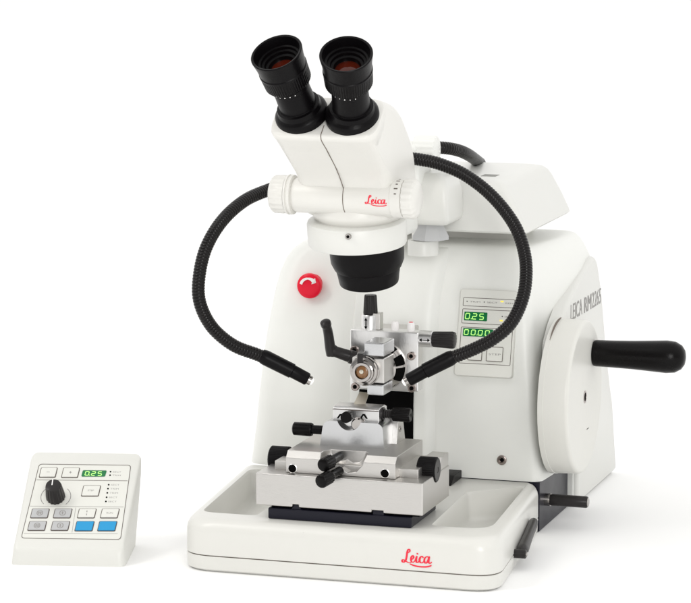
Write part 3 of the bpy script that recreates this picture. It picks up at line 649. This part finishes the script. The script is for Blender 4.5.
# support arm and column behind
bm = B(); box(bm, -3.4, 1.0, 11.0, 20.5, 29.6, 32.2); put('support_arm', bm, M['white'], ms, bevel=.7, seg=5)
bm = B(); sec = []
for z, x0_, x1_, y0_, y1_ in ((30.35, -.1, 3.6, 20.3, 25.4), (30.55, -.4, 3.9, 20.0, 25.6), (31, -.5, 4.05, 19.8, 25.8), (33.5, -.6, 3.9, 19.8, 25.6), (34.6, -.6, 3.6, 20.2, 25.2), (35.3, -.3, 2.8, 20.8, 24.6)):
    sec.append([Vector((x, y, z)) for x, y in rrect(x0_, y0_, x1_, y1_, .55, 6)])
loft(bm, sec); put('stand_block', bm, M['white_shaded'], ms)
q = at(421.5, 240, Y=22.5)
bm = B(); lathe(bm, (q.x, 22.5+.6, 27.1), (0, 0, 1), [(0, 1.5), (1.35, 1.5), (1.45, 1.42)], 56); 
lathe(bm, (q.x, 23.1, 28.5), (0, 0, 1), [(0, 1.1), (1.2, 1.1)], 40); put('column_foot', bm, M['white_shaded'], ms)
bm = B(); lathe(bm, (q.x+.7, 23.1, 28.5), (0, 0, 1), [(.1, 1.0), (.15, 1.85), (.5, 1.85), (1.75, 1.2), (2.0, 1.1)], 8); put('clamp_collar', bm, M['keygrey'], ms)
bm = B(); box(bm, q.x-1.0, 1.4, 18.5, 23.5, 34.0, 38.2); put('column', bm, M['white'], ms, bevel=.5, seg=4)
# focusing knob at the back
a = at(415.5, 150, Y=20); b = at(437, 151, Y=20)
bm = B(); lathe(bm, (a.x, 20, a.z), (1, 0, 0), [(0, 0), (0, 1.3), (.05, 1.42, 1), (b.x-a.x-.1, 1.42, 1), (b.x-a.x, 1.3), (b.x-a.x, 0)], ribs=16, dep=.07, cap=False); put('focusing_knob', bm, M['white'], ms)
bm = B(); cyl(bm, (a.x-3.0, 20, a.z), (a.x+.1, 20, a.z), .9); cyl(bm, (a.x-.9, 20, a.z), (a.x-.9, 20, a.z-4), 1.0); put('focusing_axle', bm, M['white'], ms)

# ================================================================== GOOSENECK LAMPS
def gooseneck(label, P, tipP, back=None):
    pts = [at(x, y, Y=Y) for x, y, Y in P]; base = pts[0]
    g = thing('gooseneck_lamp', label, 'lamp', base, 'gooseneck lamps fixed to the microscope')
    path = resample(catmull(pts, 24), .07)
    bm = B(); tube(bm, path, lambda i: (.615, .605, .565, .605)[i % 4], 20); put('flexible_neck', bm, M['hose'], g)
    a, b, c, d = [at(x, y, Y=Y) for x, y, Y in tipP]
    bm = B(); lathe(bm, a, b-a, [(-.3, .62), (0, .70), (.2, .72), ((b-a).length, .70), ((b-a).length+.08, .6)], 36); sl_ = put('sleeve', bm, M['matt'], g)
    bm = B(); u = (c-b).normalized(); L = (c-b).length
    lathe(bm, b, u, [(0, .62), (L-.1, .60), (L, .52), (L+.02, .44)], 36); put('nozzle', bm, M['matt'], g)
    bm = B(); lathe(bm, c-u*.05, u, [(0, .44), (.35, .44), (.4, .36)], 24); tp = put('tip', bm, M['steel'], g)
    bm = B(); lathe(bm, c+u*.33, u, [(0, .34), (.14, .32), (.22, .2), (.24, 0)], 24, cap=False); put('light_exit', bm, M['glass'], g)
    if back:
        pts = [at(x, y, Y=Y) for x, y, Y in back]; path = resample(catmull(pts, 24), .07)
        bm = B(); tube(bm, path, lambda i: (.615, .605, .565, .605)[i % 4], 20); put('supply_neck', bm, M['hose'], g)
    return g
gooseneck('black gooseneck lamp bending out to the left of the microscope head',
    [(290, 183, 14), (268, 190, 12), (244, 201, 9), (222, 221, 6), (206, 248, 4), (199, 278, 3), (200, 303, 3), (212, 327, 4), (233, 345, 5), (257, 354.5, 6), (270, 360, 6.4)],
    [(264, 357, 6.2), (292, 371, 7), (308, 379.5, 7.4), (312, 382, 7.5)],
    back=[(418, 150, 22), (437, 147.5, 23), (455, 149.5, 25), (468, 154.5, 30), (480, 163, 46)])
gooseneck('black gooseneck lamp arching right in front of the green displays',
    [(404, 158, 16), (420, 159.5, 16), (440, 164, 16), (466, 175.5, 16), (493, 197, 15.5), (515, 226, 14.5), (525, 256, 13.5), (525.5, 284, 12), (520, 306, 11), (509.5, 325, 10), (493, 339, 9.3), (475, 348.5, 8.9), (458, 355.5, 8.5), (448, 359, 8.3)],
    [(451, 358, 8.35), (425, 371, 7.7), (408, 380.5, 7.2), (402, 385, 7.1)])

# ================================================================== CONTROL BOX
FLc = at(10.5, 565, Z=0); ang = math.radians(13.0)
ux = Vector((math.cos(ang), math.sin(ang), 0)); uy = Vector((-math.sin(ang), math.cos(ang), 0))
cb = thing('control_box', 'small white sloping control box with black dial and coloured keys on the ground', 'control box', FLc+ux*5.2+uy*4.5)
Wb, Db, h0, h1 = 10.75, 9.2, 1.25, 9.35
def bp(u, v, z): return FLc+ux*u+uy*v+Vector((0, 0, z))
bm = B()
# rows: bottom outline then sloping top outline
def plan(z, ins):   # ins = inset of the sides
    return z, ins
N = 10; rings = []
base = roundpoly([(0, 0), (Wb, 0), (Wb-.0, Db), (0, Db)], .7, 6)
def topz(v): return h0+(h1-h0)*(v/Db)
for f, ins in ((0, .0), (.5, .10), (.80, .16), (.90, .22), (.965, .28), (.99, .38), (1.0, .56)):
    L = []
    for u, v in base:
        cu, cv_ = Wb/2, Db/2
        uu = u+(cu-u)*(ins/cu); vv = v+(cv_-v)*(ins/cv_)
        tap = 1+(-.04+.085*f)*(vv/Db)
        uu = cu+(uu-cu)*tap+(-.1+.62*f)*(vv/Db)
        z = topz(vv)*f if f < 1 else topz(vv)
        L.append(bp(uu, vv, max(z, 0)+ (0.0)))
    rings.append(L)
loft(bm, rings); bx_ = put('casing', bm, M['boxw'], cb)
# top plane frame
sl = Vector((0, 0, h1-h0))+uy*Db; V2 = sl.normalized(); Lsl = sl.length
cpl = Plane(bp(0, 0, h0)+ux*.08, ux, V2); cpl.n = ux.cross(V2)
# find plane uv for picture points, so the print sits where it is printed
def uv(x, y, h=.02):
    r = FW+RT*((x-345.5)/F)-UP*((y-301.5)/F); o = cpl.o+cpl.n*h; t = (o-CAM).dot(cpl.n)/r.dot(cpl.n); q = CAM+r*t-o
    return q.dot(cpl.u), q.dot(cpl.v)
def quad(name, pts, m, par, h0_=-.1, h1_=.02, bev=0):
    bm = B(); P = roundpoly([uv(*p) for p in pts], .12, 4); slab(bm, cpl, P, h0_, h1_); return put(name, bm, M[m], par, bevel=bev)
def zq(zx, zy): return zx/4.306, 440+zy/4.306     # measurements taken on an enlarged detail of the photo
def zl(name, pts, m='line', w=.045, closed=True, par=None, h=.03):
    P = [Vector(uv(*zq(*p))) for p in pts]
    if closed: P = P+[P[0]]
    bm = B()
    for a, b in zip(P, P[1:]):
        d = (b-a).normalized(); n_ = Vector((-d.y, d.x))*w/2; slab(bm, cpl, [tuple(a+n_-d*w/2), tuple(b+n_+d*w/2), tuple(b-n_+d*w/2), tuple(a-n_-d*w/2)], h-.03, h)
    return put(name, bm, M[m], par or cb, smooth=False)
foil = put('keypad_foil', slab(B(), cpl, roundpoly([uv(*zq(*p)) for p in ((90, 430), (518, 430), (562, 106), (166, 103))], .2, 4), -.15, .012), M['panel'], cb)
bp_ = roundpoly([uv(*zq(*p)) for p in ((90, 424), (520, 430), (565, 108), (168, 103))], .35, 6)
bq_ = roundpoly([(a_+(.055 if i_ in (0, 3) else -.055), b_+(.06 if i_ < 2 else -.06)) for i_, (a_, b_) in enumerate([uv(*zq(*p)) for p in ((90, 424), (520, 430), (565, 108), (168, 103))])], .32, 6)
bm = B(); vv_ = [[bm.verts.new(cpl.p(u__, v__, .03)) for u__, v__ in L__] for L__ in (bp_, bq_)]
for i_ in range(len(bp_)): bm.faces.new((vv_[0][i_], vv_[0][(i_+1) % len(bp_)], vv_[1][(i_+1) % len(bp_)], vv_[1][i_]))
put('printed_border', bm, M['line'], foil, smooth=False)
zl('printed_border', [(158, 172), (548, 176)], closed=False, par=foil, w=.04)
zl('printed_border', [(130, 285), (532, 289)], closed=False, par=foil, w=.03, m='greyink')
zl('printed_border', [(326, 292), (310, 398)], closed=False, par=foil, w=.03, m='greyink')
zl('printed_border', [(104, 402), (506, 404)], closed=False, par=foil, w=.03, m='greyink')
def key(cx, cy, w, h, m, sym=None, dk=True):
    sk = 5*h/40
    pts = [(cx-w/2-sk, cy+h/2), (cx+w/2-sk, cy+h/2), (cx+w/2+sk, cy-h/2), (cx-w/2+sk, cy-h/2)]
    P = [uv(*zq(*p)) for p in pts]
    bm = B(); slab(bm, cpl, roundpoly([(a+(-.075 if i in (0, 3) else .075), b+(-.085 if i < 2 else .085)) for i, (a, b) in enumerate(P)], .14, 4), 0, .035); fr_ = put('key', bm, M['line'], foil)
    bm = B(); slab(bm, cpl, roundpoly(P, .10, 4), 0, .12); k_ = put('key_cap', bm, M[m], fr_, bevel=.03); 
    c = Vector(uv(*zq(cx, cy)))
    if sym:
        bm = B()
        if sym in ('up', 'down', 'uup', 'ddown'):
            n_ = 14; ringp = [Vector((math.cos(2*PI*i/n_)*.27, math.sin(2*PI*i/n_)*.30)) for i in range(n_+1)]
            f = lambda x, y, h_: cpl.p(c.x+x, c.y+y, .121+.006*h_)
            ribbon(bm, f, ringp, lambda t: .07)
            s_ = 1 if 'up' in sym else -1
            for ox in ((0,) if len(sym) <= 2 or sym == 'down' else (-.09, .09)):
                ribbon(bm, f, [Vector((ox, -.16*s_)), Vector((ox, .0)), Vector((ox, .18*s_))], lambda t: .09*(1-t)+.02)
                ribbon(bm, f, [Vector((ox-.08, .04*s_)), Vector((ox, .18*s_)), Vector((ox+.08, .04*s_))], lambda t: .05)
        elif sym == 'dash':
            f = lambda x, y, h_: cpl.p(c.x+x, c.y+y, .121+.006*h_)
            ribbon(bm, f, [Vector((-.15, 0)), Vector((.15, 0))], lambda t: .07)
        elif sym == 'updn':
            f = lambda x, y, h_: cpl.p(c.x+x, c.y+y, .121+.006*h_)
            for s_ in (1, -1):
                ribbon(bm, f, [Vector((0, .08*s_)), Vector((0, .28*s_))], lambda t: .06)
        elif sym == 'plus':
            f = lambda x, y, h_: cpl.p(c.x+x, c.y+y, .121+.006*h_)
            ribbon(bm, f, [Vector((-.13, 0)), Vector((.13, 0))], lambda t: .08); ribbon(bm, f, [Vector((0, -.13)), Vector((0, .13))], lambda t: .05)
        else:
            addtext(bm, sym, lambda a, b, h_: cpl.p(c.x-.3+a, c.y-.09+b, .127), .26, .6)
        put('key_symbol', bm, M['greyink'], fr_)
for a in ((172, 317, 70, 36, 'keygrey', 'uup'), (270, 317, 70, 36, 'keygrey', 'up'), (160, 371, 70, 36, 'keygrey', 'ddown'), (260, 371, 70, 36, 'keygrey', 'down'),
          (374, 317, 70, 36, 'panel', 'updn'), (473, 317, 70, 36, 'panel', 'RUN'), (364, 372, 72, 38, 'blue', None), (462, 372, 72, 38, 'blue', None),
          (208, 141, 66, 38, 'panel', 'dash'), (304, 142, 66, 38, 'panel', 'plus'), (392, 220, 70, 42, 'panel', 'STEP')): key(*a)
# display
d = quad('number_display', [zq(350, 158), zq(452, 158), zq(460, 132), zq(357, 131)], 'green', foil, 0, .05)
o0 = Vector(uv(*zq(366, 153))); o1 = Vector(uv(*zq(448, 153))); hh = Vector(uv(*zq(366, 137))).y-o0.y
bm = B(); cw = (o1.x-o0.x)/3
for i, c_ in enumerate('025'): seg7(bm, cpl, c_, o0.x+i*cw, o0.y, cw*.55, hh, .085, .05, .065)
slab(bm, cpl, [(o0.x+cw*.66, o0.y-.04), (o0.x+cw*.76, o0.y-.04), (o0.x+cw*.76, o0.y+.06), (o0.x+cw*.66, o0.y+.06)], .05, .065)
put('digits', bm, M['led'], d, smooth=False)
for zx, zy in ((476, 137), (474, 152), (468, 193), (465, 210), (462, 228), (459, 247), (456, 265)):
    u_, v_ = uv(*zq(zx, zy)); bm = B(); slab(bm, cpl, [(u_+math.cos(i*PI/6)*.08, v_+math.sin(i*PI/6)*.09) for i in range(12)], 0, .04); put('indicator_lamp', bm, M['hole'], foil)
    bm = B(); addtext(bm, 'SECT' if zy % 2 else 'TRIM', lambda a, b, h_: cpl.p(u_+.22+a, v_-.08+b, .016), .24, .8); put('fine_print', bm, M['greyink'], foil)
# dial
u_, v_ = uv(*zq(240, 246)); c = cpl.p(u_, v_, .0)
bm = B(); f = lambda x, y, h_: cpl.p(u_+x, v_+y, .012+.01*h_)
for s_ in (-1, 1): ribbon(bm, f, [Vector((s_*1.42*math.cos(t), 1.3*math.sin(t)+.05)) for t in [math.radians(-42+i*8) for i in range(12)]], lambda t: .05)
put('dial_scale', bm, M['greyink'], foil)
bm = B(); tubeaxis = (Vector((0, 0, 1))*.72+cpl.n*.28).normalized()
lathe(bm, c-cpl.n*.1, cpl.n, [(0, .88), (.15, .92, 1), (.5, .90, 1), (1.75, .78, 1), (1.95, .72), (2.0, .6), (2.0, 0)], ribs=16, dep=.06, cap=False); dk = put('dial', bm, M['dgrey'], cb)
bm = B(); obox(bm, c+cpl.n*1.915+V2*.35-ux*.12, (.05, .35, .01), (ux, V2, cpl.n)); put('pointer_mark', bm, M['print_white'], dk)

# ================================================================== LIGHT
w = bpy.data.worlds.new('World'); sc.world = w; w.use_nodes = True
nt = w.node_tree; n = nt.nodes; bg = n['Background']
tc = n.new('ShaderNodeTexCoord'); sx_ = n.new('ShaderNodeSeparateXYZ'); nt.links.new(tc.outputs['Generated'], sx_.inputs[0])
# bright white studio walls behind, a dimmer room behind the photographer
mth = n.new('ShaderNodeMath'); mth.operation = 'MULTIPLY_ADD'; mth.inputs[1].default_value = 1.0; mth.inputs[2].default_value = 0.0
add = n.new('ShaderNodeMath'); add.operation = 'ADD'; nt.links.new(sx_.outputs['Y'], mth.inputs[0])
mz = n.new('ShaderNodeMath'); mz.operation = 'MULTIPLY'; mz.inputs[1].default_value = .9; nt.links.new(sx_.outputs['Z'], mz.inputs[0])
nt.links.new(mth.outputs[0], add.inputs[0]); nt.links.new(mz.outputs[0], add.inputs[1])
mr = n.new('ShaderNodeMapRange'); mr.interpolation_type = 'SMOOTHSTEP'
mr.inputs['From Min'].default_value = -.9; mr.inputs['From Max'].default_value = .6; mr.inputs['To Min'].default_value = .33; mr.inputs['To Max'].default_value = 1.18
nt.links.new(add.outputs[0], mr.inputs['Value']); nt.links.new(mr.outputs['Result'], bg.inputs['Strength'])
bg.inputs['Color'].default_value = (1, .995, .98, 1)
def area(name, loc, target, size, power, color=(1, 1, 1), sy=None):
    l = bpy.data.lights.new(name, 'AREA'); l.energy = power; l.size = size*S; l.color = color
    if sy: l.shape = 'RECTANGLE'; l.size_y = sy*S
    o = bpy.data.objects.new(name, l); COL.objects.link(o); o.location = Vector(loc)*S
    o.rotation_euler = (Vector(target)-Vector(loc)).to_track_quat('-Z', 'Y').to_euler(); return o
area('softbox', (-170, -150, 230), (0, 15, 10), 60, 19, (1, .97, .93), sy=130)
area('front_fill', (120, -250, 90), (5, 20, 18), 60, 27, (1, .995, .98), sy=120)  # fill lamp added to brighten the front faces

sc.view_settings.view_transform = 'Standard'; sc.view_settings.look = 'None'; sc.view_settings.exposure = 0; sc.view_settings.gamma = 1
sc.cycles.use_denoising = True
